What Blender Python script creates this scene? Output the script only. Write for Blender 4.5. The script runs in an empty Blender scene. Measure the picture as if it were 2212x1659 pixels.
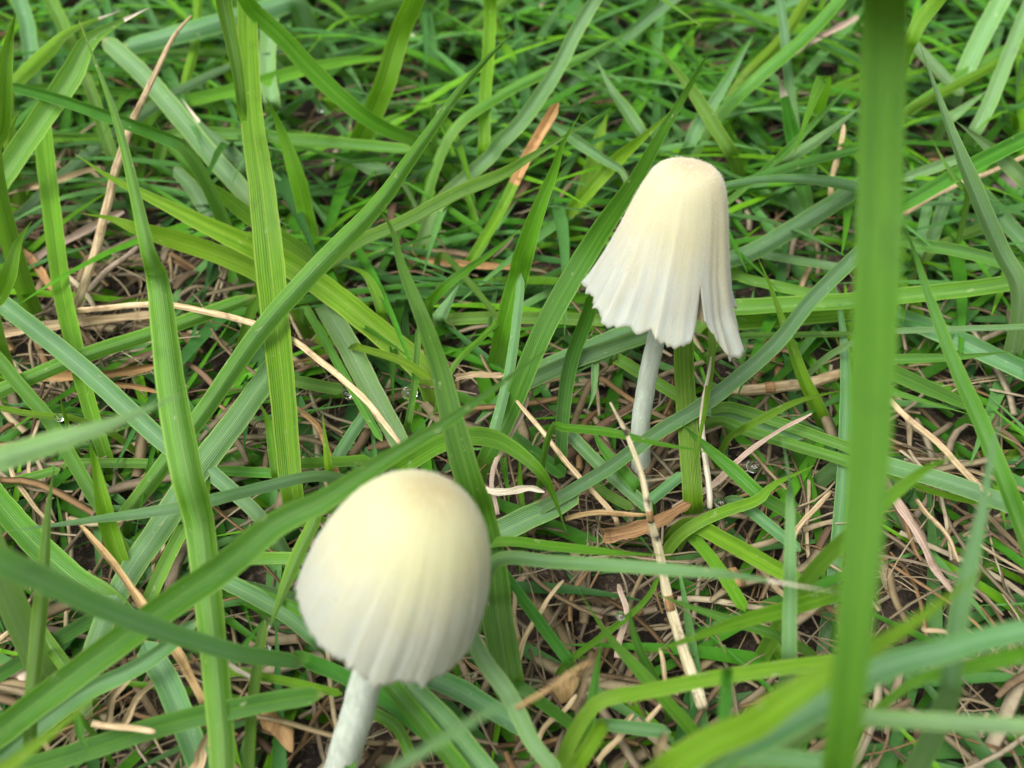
import bpy, bmesh, math, random
import numpy as np
from mathutils import Vector, Matrix

random.seed(7)
rng = np.random.default_rng(7)
R = math.radians
SC = bpy.context.scene
COL = SC.collection

# ------------------------------------------------------------------ camera
CAM_H, PITCH, LENS = 0.120, R(44), 36.0
cam_d = bpy.data.cameras.new('camera'); cam = bpy.data.objects.new('camera', cam_d); COL.objects.link(cam)
cam.location = (0, 0, CAM_H); cam.rotation_euler = (math.pi/2 - PITCH, 0, 0)
cam_d.lens = LENS; cam_d.sensor_width = 36.0
cam_d.clip_start = 0.001; cam_d.clip_end = 100
cam_d.dof.use_dof = True; cam_d.dof.focus_distance = 0.146; cam_d.dof.aperture_fstop = 23.0
SC.camera = cam
# ------------------------------------------------------------------ sky, sun, exposure (thin overcast)
W = bpy.data.worlds.new('World'); SC.world = W; W.use_nodes = True
nt = W.node_tree; bg = nt.nodes['Background']
sky = nt.nodes.new('ShaderNodeTexSky'); sky.sky_type = 'NISHITA'; sky.sun_disc = False
SUN_EL, SUN_AZ = R(62), R(-125)          # azimuth from +Y towards +X
sky.sun_elevation = SUN_EL; sky.sun_rotation = SUN_AZ
sky.air_density = 1.0; sky.dust_density = 6.0; sky.ozone_density = 1.0
hs = nt.nodes.new('ShaderNodeHueSaturation'); hs.inputs['Saturation'].default_value = 0.15
nt.links.new(sky.outputs[0], hs.inputs['Color']); nt.links.new(hs.outputs[0], bg.inputs['Color'])
bg.inputs['Strength'].default_value = 0.15
sun_d = bpy.data.lights.new('sun', 'SUN'); sun = bpy.data.objects.new('sun', sun_d); COL.objects.link(sun)
sun_d.energy = 1.5; sun_d.angle = R(38); sun_d.color = (1.0, 0.97, 0.92)
sd = Vector((math.sin(SUN_AZ)*math.cos(SUN_EL), math.cos(SUN_AZ)*math.cos(SUN_EL), math.sin(SUN_EL)))
sun.rotation_euler = sd.to_track_quat('Z', 'Y').to_euler(); sun.location = sd*3
SC.render.engine = 'CYCLES'
vs = SC.view_settings; vs.view_transform = 'Standard'; vs.look = 'None'; vs.gamma = 1; vs.use_curve_mapping = False
vs.exposure = 0.55

# ------------------------------------------------------------------ pixel -> place helpers (2212 x 1659 grid)
PW, PH = 2212.0, 1659.0
FPX = LENS/36.0*PW
CAMP = np.array([0, 0, CAM_H])
CF = np.array([0, math.cos(PITCH), -math.sin(PITCH)]); CU = np.array([0, math.sin(PITCH), math.cos(PITCH)]); CR = np.array([1.0, 0, 0])
def ray(x, y): return CF + CR*(x-PW/2)/FPX - CU*(y-PH/2)/FPX
def at_z(x, y, z):
    d = ray(x, y); k = (z-CAM_H)/d[2]; return CAMP + d*k
def at_depth(x, y, dep): return CAMP + ray(x, y)*dep
def depth(p): return float(np.dot(np.asarray(p)-CAMP, CF))
def project(p):
    v = np.asarray(p)-CAMP; d = np.dot(v, CF)
    return PW/2 + np.dot(v, CR)/d*FPX, PH/2 - np.dot(v, CU)/d*FPX

# ------------------------------------------------------------------ materials
def newmat(name):
    m = bpy.data.materials.new(name); m.use_nodes = True
    n = m.node_tree; n.nodes.clear(); return m, n
class NT:
    def __init__(s, tree): s.t = tree
    def n(s, typ, **kw):
        nd = s.t.nodes.new(typ)
        for k, v in kw.items():
            if k.startswith('_'): setattr(nd, k[1:], v)
        return nd
    def set(s, sock, v):
        if hasattr(v, 'is_output'): s.t.links.new(v, sock)
        else: sock.default_value = v
    def math(s, op, a, b=0.0, c=0.0, clamp=False):
        nd = s.t.nodes.new('ShaderNodeMath'); nd.operation = op; nd.use_clamp = clamp
        for i, v in enumerate((a, b, c)): s.set(nd.inputs[i], v)
        return nd.outputs[0]
    def mix(s, f, a, b, mode='MIX'):
        nd = s.t.nodes.new('ShaderNodeMix'); nd.data_type = 'RGBA'; nd.blend_type = mode; nd.clamp_factor = True
        s.set(nd.inputs[0], f)
        for sock, v in ((nd.inputs[6], a), (nd.inputs[7], b)):
            s.set(sock, v if hasattr(v, 'is_output') else (v[0], v[1], v[2], 1))
        return nd.outputs[2]
    def noise(s, vec, scale, detail=3, rough=.55):
        nd = s.t.nodes.new('ShaderNodeTexNoise'); nd.inputs['Scale'].default_value = scale
        nd.inputs['Detail'].default_value = detail; nd.inputs['Roughness'].default_value = rough
        if vec is not None: s.t.links.new(vec, nd.inputs['Vector'])
        return nd.outputs['Fac']
    def ss(s, v, a, b):
        nd = s.t.nodes.new('ShaderNodeMapRange'); nd.interpolation_type = 'SMOOTHSTEP'
        s.set(nd.inputs[0], v); nd.inputs[1].default_value = a; nd.inputs[2].default_value = b
        return nd.outputs[0]

def blade_mat(name, c1, c2, edge, trans, rough=.42, tcol=None, glauc=0.0, damage=.5, band=.0):
    m, t = newmat(name); q = NT(t)
    uv = q.n('ShaderNodeUVMap', _uv_map='UVMap').outputs[0]
    um = q.n('ShaderNodeUVMap', _uv_map='metric').outputs[0]
    sep = q.n('ShaderNodeSeparateXYZ'); t.links.new(uv, sep.inputs[0]); u, v = sep.outputs[0], sep.outputs[1]
    sm = q.n('ShaderNodeSeparateXYZ'); t.links.new(um, sm.inputs[0])
    rnd = q.n('ShaderNodeObjectInfo').outputs['Random']
    off = q.math('MULTIPLY', rnd, 37.0)
    # lengthwise streaks
    cs = q.n('ShaderNodeCombineXYZ'); t.links.new(q.math('MULTIPLY_ADD', u, 9.0, off), cs.inputs[0])
    t.links.new(q.math('MULTIPLY', sm.outputs[1], 25.0), cs.inputs[1])
    streak = q.noise(cs.outputs[0], 1.0, 4, .7)
    cb = q.n('ShaderNodeCombineXYZ'); t.links.new(q.math('ADD', sm.outputs[0], off), cb.inputs[0]); t.links.new(q.math('MULTIPLY', sm.outputs[1], .5), cb.inputs[1])
    blot = q.noise(cb.outputs[0], 260.0, 4, .6)
    spots = q.noise(cb.outputs[0], 900.0, 3, .6)
    vein = q.math('SINE', q.math('ADD', q.math('MULTIPLY', u, 2*math.pi*13), q.math('MULTIPLY', streak, 5.0)))
    vein01 = q.math('MULTIPLY_ADD', vein, .5, .5)
    ed = q.math('ABSOLUTE', q.math('MULTIPLY_ADD', u, 2.0, -1.0))
    col = q.mix(q.ss(streak, .3, .7), c1, c2)
    col = q.mix(q.math('MULTIPLY', vein01, q.math('MULTIPLY', q.ss(streak, .25, .75), .5)), col, tuple(min(1, c*1.8) for c in c2))
    col = q.mix(q.math('MULTIPLY', q.ss(blot, .52, .75), .45), col, tuple(c*.6 for c in c1))
    if band: col = q.mix(q.math('MULTIPLY', q.math('SUBTRACT', 1.0, q.ss(ed, .28, .62)), band), col, (.20, .36, .22))
    col = q.mix(q.math('MULTIPLY', q.ss(ed, .80, 1.0), .75), col, edge)
    mid = q.math('SUBTRACT', 1.0, q.ss(ed, .0, .12))
    col = q.mix(q.math('MULTIPLY', mid, .45), col, edge)
    # pale scars and yellowing tips
    col = q.mix(q.math('MULTIPLY', q.ss(spots, .655, .72), damage), col, (.45, .50, .26))
    col = q.mix(q.math('MULTIPLY', q.ss(v, .965, 1.0), .6), col, (.38, .34, .10))
    # paler, yellower towards the sheath
    col = q.mix(q.math('MULTIPLY', q.math('SUBTRACT', 1.0, q.ss(v, .0, .14)), .3), col, (.22, .34, .07))
    h = q.n('ShaderNodeHueSaturation')
    t.links.new(q.math('MULTIPLY_ADD', rnd, .036, .482), h.inputs['Hue'])
    t.links.new(q.math('MULTIPLY_ADD', q.math('FRACT', q.math('MULTIPLY', rnd, 7.31)), .5, .78), h.inputs['Value'])
    h.inputs['Saturation'].default_value = .97
    t.links.new(col, h.inputs['Color']); col = h.outputs[0]
    bh = q.math('ADD', q.math('MULTIPLY', vein, .5), q.math('MULTIPLY', streak, 1.4))
    bp = q.n('ShaderNodeBump'); bp.inputs['Strength'].default_value = .6; bp.inputs['Distance'].default_value = .00010
    t.links.new(bh, bp.inputs['Height'])
    p = q.n('ShaderNodeBsdfPrincipled')
    pc = q.mix(q.math('MULTIPLY', q.ss(blot, .25, .7), glauc), col, (.36, .48, .38)) if glauc else col
    t.links.new(pc, p.inputs['Base Color']); t.links.new(bp.outputs[0], p.inputs['Normal'])
    t.links.new(q.math('MULTIPLY_ADD', streak, .3, rough-.12), p.inputs['Roughness'])
    p.inputs['Specular IOR Level'].default_value = .35
    tr = q.n('ShaderNodeBsdfTranslucent'); tm = q.mix(.5, col, tcol or (.17, .44, .01)); t.links.new(tm, tr.inputs[0])
    t.links.new(bp.outputs[0], tr.inputs['Normal'])
    mx = q.n('ShaderNodeMixShader'); mx.inputs[0].default_value = trans
    t.links.new(p.outputs[0], mx.inputs[1]); t.links.new(tr.outputs[0], mx.inputs[2])
    o = q.n('ShaderNodeOutputMaterial'); t.links.new(mx.outputs[0], o.inputs[0]); return m

MAT = {
 'v': blade_mat('blade_vivid_green', (.082,.235,.003), (.145,.34,.006), (.30,.46,.05), .40),
 'g': blade_mat('blade_mid_green', (.064,.195,.008), (.115,.29,.016), (.25,.43,.07), .34, band=.14),
 'b': blade_mat('blade_bluish_green', (.058,.185,.035), (.10,.255,.055), (.27,.45,.10), .24, .40, glauc=.15, band=.3),
 'p': blade_mat('blade_pale_green', (.105,.26,.050), (.165,.34,.085), (.32,.48,.17), .28, .42, glauc=.15, band=.28),
 'd': blade_mat('blade_deep_green', (.030,.13,.004), (.06,.20,.010), (.15,.32,.035), .3, .4),
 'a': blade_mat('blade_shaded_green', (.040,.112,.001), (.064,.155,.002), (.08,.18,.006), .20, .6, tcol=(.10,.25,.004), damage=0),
 'y': blade_mat('blade_yellow_green', (.12,.31,.004), (.18,.41,.010), (.30,.48,.05), .45),
}
TYPEWORD = {'a':'dark green','v':'bright green','g':'mid green','b':'bluish green','p':'pale green','d':'deep green','y':'yellowish green'}

def straw_mat(name, c1, c2, dark, dk=.5, rough=.75):
    m, t = newmat(name); q = NT(t)
    um = q.n('ShaderNodeUVMap', _uv_map='metric').outputs[0]
    uv = q.n('ShaderNodeUVMap', _uv_map='UVMap').outputs[0]
    sm = q.n('ShaderNodeSeparateXYZ'); t.links.new(um, sm.inputs[0])
    su = q.n('ShaderNodeSeparateXYZ'); t.links.new(uv, su.inputs[0])
    rnd = q.n('ShaderNodeObjectInfo').outputs['Random']; off = q.math('MULTIPLY', rnd, 51.0)
    cs = q.n('ShaderNodeCombineXYZ'); t.links.new(q.math('MULTIPLY_ADD', su.outputs[0], 8.0, off), cs.inputs[0])
    t.links.new(q.math('MULTIPLY', sm.outputs[1], 130.0), cs.inputs[1])
    streak = q.noise(cs.outputs[0], 1.0, 4, .7)
    cb = q.n('ShaderNodeCombineXYZ'); t.links.new(q.math('ADD', sm.outputs[0], off), cb.inputs[0]); t.links.new(sm.outputs[1], cb.inputs[1])
    blot = q.noise(cb.outputs[0], 330.0, 4, .65)
    col = q.mix(q.ss(streak, .38, .62), tuple(c*.8 for c in c1), c2)
    col = q.mix(q.math('MULTIPLY', q.ss(blot, .52, .68), dk), col, dark)
    h = q.n('ShaderNodeHueSaturation'); t.links.new(q.math('MULTIPLY_ADD', rnd, .45, .75), h.inputs['Value']); t.links.new(col, h.inputs['Color'])
    bp = q.n('ShaderNodeBump'); bp.inputs['Strength'].default_value = .6; bp.inputs['Distance'].default_value = .0002
    t.links.new(streak, bp.inputs['Height'])
    p = q.n('ShaderNodeBsdfPrincipled'); t.links.new(h.outputs[0], p.inputs['Base Color']); t.links.new(bp.outputs[0], p.inputs['Normal'])
    p.inputs['Roughness'].default_value = rough; p.inputs['Specular IOR Level'].default_value = .25
    o = q.n('ShaderNodeOutputMaterial'); t.links.new(p.outputs[0], o.inputs[0]); return m
SM = {
 'tan': straw_mat('dry_tan', (.42,.30,.15), (.62,.48,.29), (.13,.08,.04)),
 'white': straw_mat('dry_bleached', (.60,.52,.38), (.78,.70,.55), (.3,.2,.1), .35),
 'brown': straw_mat('dry_brown', (.26,.14,.06), (.42,.25,.11), (.08,.04,.02)),
 'orange': straw_mat('dry_orange', (.36,.19,.07), (.50,.31,.14), (.16,.08,.03), .5),
 'gold': straw_mat('dry_gold', (.38,.24,.09), (.52,.37,.18), (.16,.09,.03), .5),
 'pink': straw_mat('dry_pinkish', (.45,.32,.24), (.6,.46,.36), (.22,.13,.09), .5),
 'mottled': straw_mat('dry_black_mottled', (.50,.42,.24), (.68,.60,.40), (.025,.02,.016), .95),
 'bark': straw_mat('dry_bark', (.20,.15,.12), (.30,.24,.20), (.08,.05,.04), .7),
}
STRAWWORD = {'tan':'tan dry','white':'bleached white','brown':'brown','orange':'orange brown','gold':'golden','pink':'pinkish grey','mottled':'black mottled','bark':'grey brown'}

def attr_mat(name, rough, trans, tint, bumpd=0):
    """strands that carry their own colour as a mesh attribute (each strand one colour)"""
    m, t = newmat(name); q = NT(t)
    a = q.n('ShaderNodeAttribute', _attribute_name='strand'); col = a.outputs['Color']
    tc = q.n('ShaderNodeTexCoord')
    nz = q.noise(tc.outputs['Object'], 700.0, 3, .6)
    col = q.mix(q.math('MULTIPLY', q.ss(nz, .45, .75), .5), col, tint, 'MULTIPLY')
    p = q.n('ShaderNodeBsdfPrincipled'); t.links.new(col, p.inputs['Base Color']); p.inputs['Roughness'].default_value = rough
    p.inputs['Specular IOR Level'].default_value = .25
    o = q.n('ShaderNodeOutputMaterial')
    if trans:
        tr = q.n('ShaderNodeBsdfTranslucent'); t.links.new(col, tr.inputs[0])
        mx = q.n('ShaderNodeMixShader'); mx.inputs[0].default_value = trans
        t.links.new(p.outputs[0], mx.inputs[1]); t.links.new(tr.outputs[0], mx.inputs[2]); t.links.new(mx.outputs[0], o.inputs[0])
    else: t.links.new(p.outputs[0], o.inputs[0])
    return m
M_UNDER = attr_mat('undergrowth_blades', .5, .32, (.5,.6,.5))
M_THATCH = attr_mat('thatch_fibres', .8, .1, (.4,.33,.27))

def soil_mat():
    m, t = newmat('soil'); q = NT(t); tc = q.n('ShaderNodeTexCoord').outputs['Object']
    a = q.noise(tc, 180, 6, .65); b = q.noise(tc, 900, 4, .6)
    col = q.mix(q.ss(a, .35, .7), (.022,.015,.010), (.09,.06,.04)); col = q.mix(q.ss(b, .52, .72), col, (.19,.135,.09))
    p = q.n('ShaderNodeBsdfPrincipled'); t.links.new(col, p.inputs['Base Color']); p.inputs['Roughness'].default_value = .9
    bp = q.n('ShaderNodeBump'); bp.inputs['Strength'].default_value = .9; bp.inputs['Distance'].default_value = .002
    t.links.new(q.math('ADD', a, b), bp.inputs['Height']); t.links.new(bp.outputs[0], p.inputs['Normal'])
    o = q.n('ShaderNodeOutputMaterial'); t.links.new(p.outputs[0], o.inputs[0]); return m

def cap_mat(name, crown, mid, hem):
    m, t = newmat(name); q = NT(t)
    uv = q.n('ShaderNodeUVMap', _uv_map='UVMap').outputs[0]
    sp = q.n('ShaderNodeSeparateXYZ'); t.links.new(uv, sp.inputs[0]); th, s = sp.outputs[0], sp.outputs[1]
    tc = q.n('ShaderNodeTexCoord').outputs['Object']
    n1 = q.noise(tc, 260, 5, .6); n2 = q.noise(tc, 2400, 3, .6)
    cs = q.n('ShaderNodeCombineXYZ'); an = q.math('MULTIPLY', th, 2*math.pi); t.links.new(q.math('MULTIPLY', q.math('COSINE', an), 7.0), cs.inputs[0]); t.links.new(q.math('MULTIPLY', q.math('SINE', an), 7.0), cs.inputs[1]); t.links.new(q.math('MULTIPLY', s, 1.5), cs.inputs[2])
    rib = q.noise(cs.outputs[0], 1.0, 3, .6)
    sj = q.math('ADD', s, q.math('MULTIPLY_ADD', n1, .3, -.15))
    col = q.mix(q.ss(sj, .05, .35), crown, mid); col = q.mix(q.ss(sj, .45, .95), col, hem)
    col = q.mix(q.math('MULTIPLY', q.ss(rib, .45, .7), .22), col, (.70,.60,.34))
    col = q.mix(q.math('MULTIPLY', q.ss(n1, .55, .8), .25), col, (.74,.62,.38))
    col = q.mix(q.math('MULTIPLY', q.ss(s, .985, 1.0), .35), col, (.74,.60,.34))
    cf = q.n('ShaderNodeCombineXYZ'); t.links.new(q.math('MULTIPLY', q.math('COSINE', an), 34.0), cf.inputs[0]); t.links.new(q.math('MULTIPLY', q.math('SINE', an), 34.0), cf.inputs[1]); t.links.new(q.math('MULTIPLY', s, 6.0), cf.inputs[2])
    fib = q.noise(cf.outputs[0], 1.0, 4, .65); sk = q.noise(tc, 1500, 2, .5)
    col = q.mix(q.math('MULTIPLY', q.ss(fib, .48, .7), .28), col, (.50,.40,.22))
    col = q.mix(q.math('MULTIPLY', q.ss(sk, .72, .78), .5), col, (.30,.20,.10))
    p = q.n('ShaderNodeBsdfPrincipled'); t.links.new(col, p.inputs['Base Color']); p.inputs['Roughness'].default_value = .62
    p.inputs['Specular IOR Level'].default_value = .3
    p.inputs['Subsurface Weight'].default_value = .75; p.inputs['Subsurface Radius'].default_value = (1, .75, .45); p.inputs['Subsurface Scale'].default_value = .0014
    p.inputs['Sheen Weight'].default_value = .15
    bp = q.n('ShaderNodeBump'); bp.inputs['Strength'].default_value = .5; bp.inputs['Distance'].default_value = .00022
    t.links.new(q.math('ADD', q.math('MULTIPLY', n2, .5), q.math('MULTIPLY', rib, .5)), bp.inputs['Height']); t.links.new(bp.outputs[0], p.inputs['Normal'])
    tr = q.n('ShaderNodeBsdfTranslucent'); t.links.new(col, tr.inputs[0])
    mx = q.n('ShaderNodeMixShader'); t.links.new(q.math('MULTIPLY', q.ss(s, .4, 1.0), .35), mx.inputs[0])
    t.links.new(p.outputs[0], mx.inputs[1]); t.links.new(tr.outputs[0], mx.inputs[2])
    o = q.n('ShaderNodeOutputMaterial'); t.links.new(mx.outputs[0], o.inputs[0]); return m
def stem_mat():
    m, t = newmat('mushroom_stem'); q = NT(t)
    tc = q.n('ShaderNodeTexCoord').outputs['Object']
    mp = q.n('ShaderNodeMapping'); mp.inputs['Scale'].default_value = (1, 1, .12); t.links.new(tc, mp.inputs[0])
    a = q.noise(mp.outputs[0], 1500, 4, .6); b = q.noise(tc, 2600, 2, .5)
    col = q.mix(q.ss(a, .3, .7), (.42,.47,.39), (.55,.60,.51)); col = q.mix(q.math('MULTIPLY', q.ss(b, .62, .75), .5), col, (.9,.9,.86))
    p = q.n('ShaderNodeBsdfPrincipled'); t.links.new(col, p.inputs['Base Color']); p.inputs['Roughness'].default_value = .5
    p.inputs['Subsurface Weight'].default_value = .6; p.inputs['Subsurface Radius'].default_value = (.9, 1, .8); p.inputs['Subsurface Scale'].default_value = .001
    bp = q.n('ShaderNodeBump'); bp.inputs['Strength'].default_value = .5; bp.inputs['Distance'].default_value = .0001
    t.links.new(q.math('ADD', a, b), bp.inputs['Height']); t.links.new(bp.outputs[0], p.inputs['Normal'])
    o = q.n('ShaderNodeOutputMaterial'); t.links.new(p.outputs[0], o.inputs[0]); return m
def water_mat():
    m, t = newmat('water'); q = NT(t); p = q.n('ShaderNodeBsdfPrincipled')
    p.inputs['Base Color'].default_value = (1,1,1,1); p.inputs['Roughness'].default_value = .02; p.inputs['IOR'].default_value = 1.33
    p.inputs['Transmission Weight'].default_value = 1.0
    o = q.n('ShaderNodeOutputMaterial'); t.links.new(p.outputs[0], o.inputs[0]); return m
def plain_mat(name, col, rough=.7):
    m, t = newmat(name); q = NT(t); p = q.n('ShaderNodeBsdfPrincipled')
    tc = q.n('ShaderNodeTexCoord').outputs['Object']; nz = q.noise(tc, 1500, 3, .6)
    t.links.new(q.mix(nz, tuple(c*.8 for c in col), tuple(min(1, c*1.15) for c in col)), p.inputs['Base Color']); p.inputs['Roughness'].default_value = rough
    o = q.n('ShaderNodeOutputMaterial'); t.links.new(p.outputs[0], o.inputs[0]); return m
M_STEM = stem_mat(); M_WATER = water_mat()
M_FUZZ = plain_mat('cap_fuzz', (.85,.81,.68)); M_GILL = plain_mat('gills', (.62,.50,.33), .8)

# ------------------------------------------------------------------ object helpers
def tag(o, label=None, cat=None, group=None, kind=None):
    if label: o['label'] = label
    if cat: o['category'] = cat
    if group: o['group'] = group
    if kind: o['kind'] = kind
    return o
def mesh_obj(name, verts, faces, mat, parent=None, uv=None, uv2=None, smooth=True, origin=None):
    verts = np.asarray(verts, float)
    if origin is None: origin = np.zeros(3)
    me = bpy.data.meshes.new(name)
    me.from_pydata((verts-origin).tolist(), [], faces)
    lv = np.empty(len(me.loops), dtype=np.int32); me.loops.foreach_get('vertex_index', lv)
    for nm, arr in (('UVMap', uv), ('metric', uv2)):
        if arr is not None:
            l = me.uv_layers.new(name=nm); l.data.foreach_set('uv', np.asarray(arr, np.float32)[lv].ravel())
    if smooth: me.polygons.foreach_set('use_smooth', [True]*len(me.polygons))
    me.materials.append(mat); me.update()
    o = bpy.data.objects.new(name, me); COL.objects.link(o); o.location = origin
    if parent is not None:
        o.parent = parent; o.location = np.asarray(origin) - np.asarray(parent.location)
    return o

def catmull(P, n):
    P = np.asarray(P, float)
    if len(P) == 2: return P[0] + (P[1]-P[0])*np.linspace(0, 1, n)[:, None]
    E = np.vstack([2*P[0]-P[1], P, 2*P[-1]-P[-2]])
    out = []
    for i in range(1, len(E)-2):
        p0, p1, p2, p3 = E[i-1:i+3]
        for t in np.linspace(0, 1, 14, endpoint=False):
            out.append(.5*((2*p1)+(p2-p0)*t+(2*p0-5*p1+4*p2-p3)*t*t+(3*p1-p0-3*p2+p3)*t**3))
    out.append(E[-2]); out = np.array(out)
    s = np.r_[0, np.cumsum(np.linalg.norm(np.diff(out[:, :3], axis=0), axis=1))]
    q = np.linspace(0, s[-1], n)
    return np.stack([np.interp(q, s, out[:, k]) for k in range(out.shape[1])], 1)

def unit(a): return a/np.maximum(np.linalg.norm(a, axis=-1, keepdims=True), 1e-12)
def frames(C):
    T = unit(np.gradient(C, axis=0)); V = unit(CAMP-C); Wd = unit(np.cross(T, V)); N = unit(np.cross(Wd, T)); return T, Wd, N

def parse(s):
    out = []
    for t in s.split(','):
        a = [float(x) for x in t.split()]
        out.append(a)
    return out
def place(pts, z):
    """pixel polyline + heights (mm above the soil) -> 3D points"""
    zz = np.interp(np.linspace(0, 1, len(pts)), np.linspace(0, 1, len(z)), z)
    zz = np.where(zz > 1.5, zz + 3.0*np.exp(-zz/18.0), zz)
    zz = np.array([z + (max(0, (560-p[1])/560)*9 if z > 4 else 0) for z, p in zip(zz, pts)])   # the turf is taller behind the mushrooms
    return [at_z(p[0], p[1], zi/1000.0) for p, zi in zip(pts, zz)]
def root_ext(P, z0):
    """carry a blade down from its last traced point to the soil"""
    P = [np.asarray(p) for p in P]
    if P[0][2] < .0025: return P, 0
    d = P[0]-P[1]; h = np.array([d[0], d[1], 0.0]); L = np.linalg.norm(h); h = h/max(L, 1e-9)
    slope = np.clip(-d[2]/max(L, 1e-9), 1.0, 4) if P[0][2] < .02 else 3.0
    zz = P[0][2]; run = zz/(slope*1.3)
    a = P[0] + h*run*.45 + np.array([0, 0, -zz*.4]); b = P[0] + h*run*.8 + np.array([0, 0, -zz-.002])
    return [b, a] + P, 2

def sheet(C, hw, roll, fold, uvt, name, mat, NU=7, parent=None, origin=None, ruffle=0.0, seed=0, tube=0):
    T, Wd, N = frames(C)
    c, s = np.cos(roll)[:, None], np.sin(roll)[:, None]
    W2 = Wd*c + N*s; N2 = N*c - Wd*s
    n = len(C); us = np.linspace(-1, 1, NU)
    ln = np.r_[0, np.cumsum(np.linalg.norm(np.diff(C, axis=0), axis=1))]
    r = np.random.default_rng(seed)
    ph = r.uniform(0, 6.28, 4)
    V = []; UV = []; UM = []
    for j, u in enumerate(us):
        edge = 1 + ruffle*(np.sin(ln*900+ph[0]+2*np.sign(u))*.5+np.sin(ln*2300+ph[1]+np.sign(u))*.3)*abs(u)
        lift = fold*hw*(abs(u) - .45) + ruffle*hw*np.sin(ln*600+ph[2]+u)*.5*abs(u)
        V.append(C + W2*(u*hw*edge)[:, None] + N2*lift[:, None])
        UV.append(np.stack([np.full(n, (u+1)/2), uvt], 1)); UM.append(np.stack([u*hw, ln], 1))
    V = np.stack(V, 1).reshape(-1, 3); UV = np.stack(UV, 1).reshape(-1, 2); UM = np.stack(UM, 1).reshape(-1, 2)
    F = [(i*NU+j, i*NU+j+1, (i+1)*NU+j+1, (i+1)*NU+j) for i in range(n-1) for j in range(NU-1)]
    return mesh_obj(name, V, F, mat, parent, UV, UM, origin=origin)

def rod(C, rad, uvt, name, mat, K=8, flat=.75, parent=None, origin=None, seed=0, lump=.12, groove=0.0):
    T, Wd, N = frames(C); n = len(C)
    ln = np.r_[0, np.cumsum(np.linalg.norm(np.diff(C, axis=0), axis=1))]
    r = np.random.default_rng(seed); ph = r.uniform(0, 6.28, 6)
    V = []; UV = []; UM = []
    for k in range(K+1):
        a = 2*math.pi*k/K
        rr = rad*(1+groove*math.cos(5*a+ph[3])+lump*np.sin(ln*700+ph[0]+a)+lump*.7*np.sin(ln*1900+ph[1]+2*a) + lump*1.2*math.sin(2*a+ph[2]))
        V.append(C + Wd*(np.cos(a)*rr)[:, None] + N*(math.sin(a)*rr*flat)[:, None])
        UV.append(np.stack([np.full(n, k/K), uvt], 1)); UM.append(np.stack([a*rad, ln], 1))
    V = np.stack(V, 1).reshape(-1, 3); UV = np.stack(UV, 1).reshape(-1, 2); UM = np.stack(UM, 1).reshape(-1, 2); Q = K+1
    F = [(i*Q+j, i*Q+j+1, (i+1)*Q+j+1, (i+1)*Q+j) for i in range(n-1) for j in range(K)]
    F += [tuple(range(K-1, -1, -1)), tuple((n-1)*Q+j for j in range(K))]
    return mesh_obj(name, V, F, mat, parent, UV, UM, origin=origin)

# ------------------------------------------------------------------ ground
def ground_z(x, y):
    return (np.sin(x*95+1.3)*np.sin(y*80+.4)*.0012 + np.sin(x*210+y*170)*.0007 + np.sin(x*33-y*41)*.0009) - .0012
def make_ground():
    def axis(c, dense, lim, n):
        a = np.linspace(-dense, dense, n)+c
        out = np.geomspace(.02, lim, 14)
        return np.r_[(a[0]-out)[::-1], a, a[-1]+out]
    xs = axis(0, .25, 30, 140); ys = axis(.2, .26, 30, 140)
    X, Y = np.meshgrid(xs, ys, indexing='ij')
    Z = ground_z(X, Y) + rng.normal(0, .00035, X.shape)
    far = (np.abs(X) > .26) | (np.abs(Y-.2) > .27); Z[far] = -.001
    V = np.stack([X, Y, Z], -1).reshape(-1, 3); m = len(ys)
    F = [(i*m+j, (i+1)*m+j, (i+1)*m+j+1, i*m+j+1) for i in range(len(xs)-1) for j in range(m-1)]
    o = mesh_obj('soil', V, F, soil_mat()); tag(o, 'dark brown damp soil under the turf', None, None, 'structure')
make_ground()

# ------------------------------------------------------------------ mushrooms
def lerp_tab(tab, s):
    a = np.array(tab); return np.interp(s, a[:, 0], a[:, 1])
def smooth_tab(tab, s):
    a = np.array(tab, float); P = catmull(a, 200); return np.interp(s, P[:, 0], P[:, 1])

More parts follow.
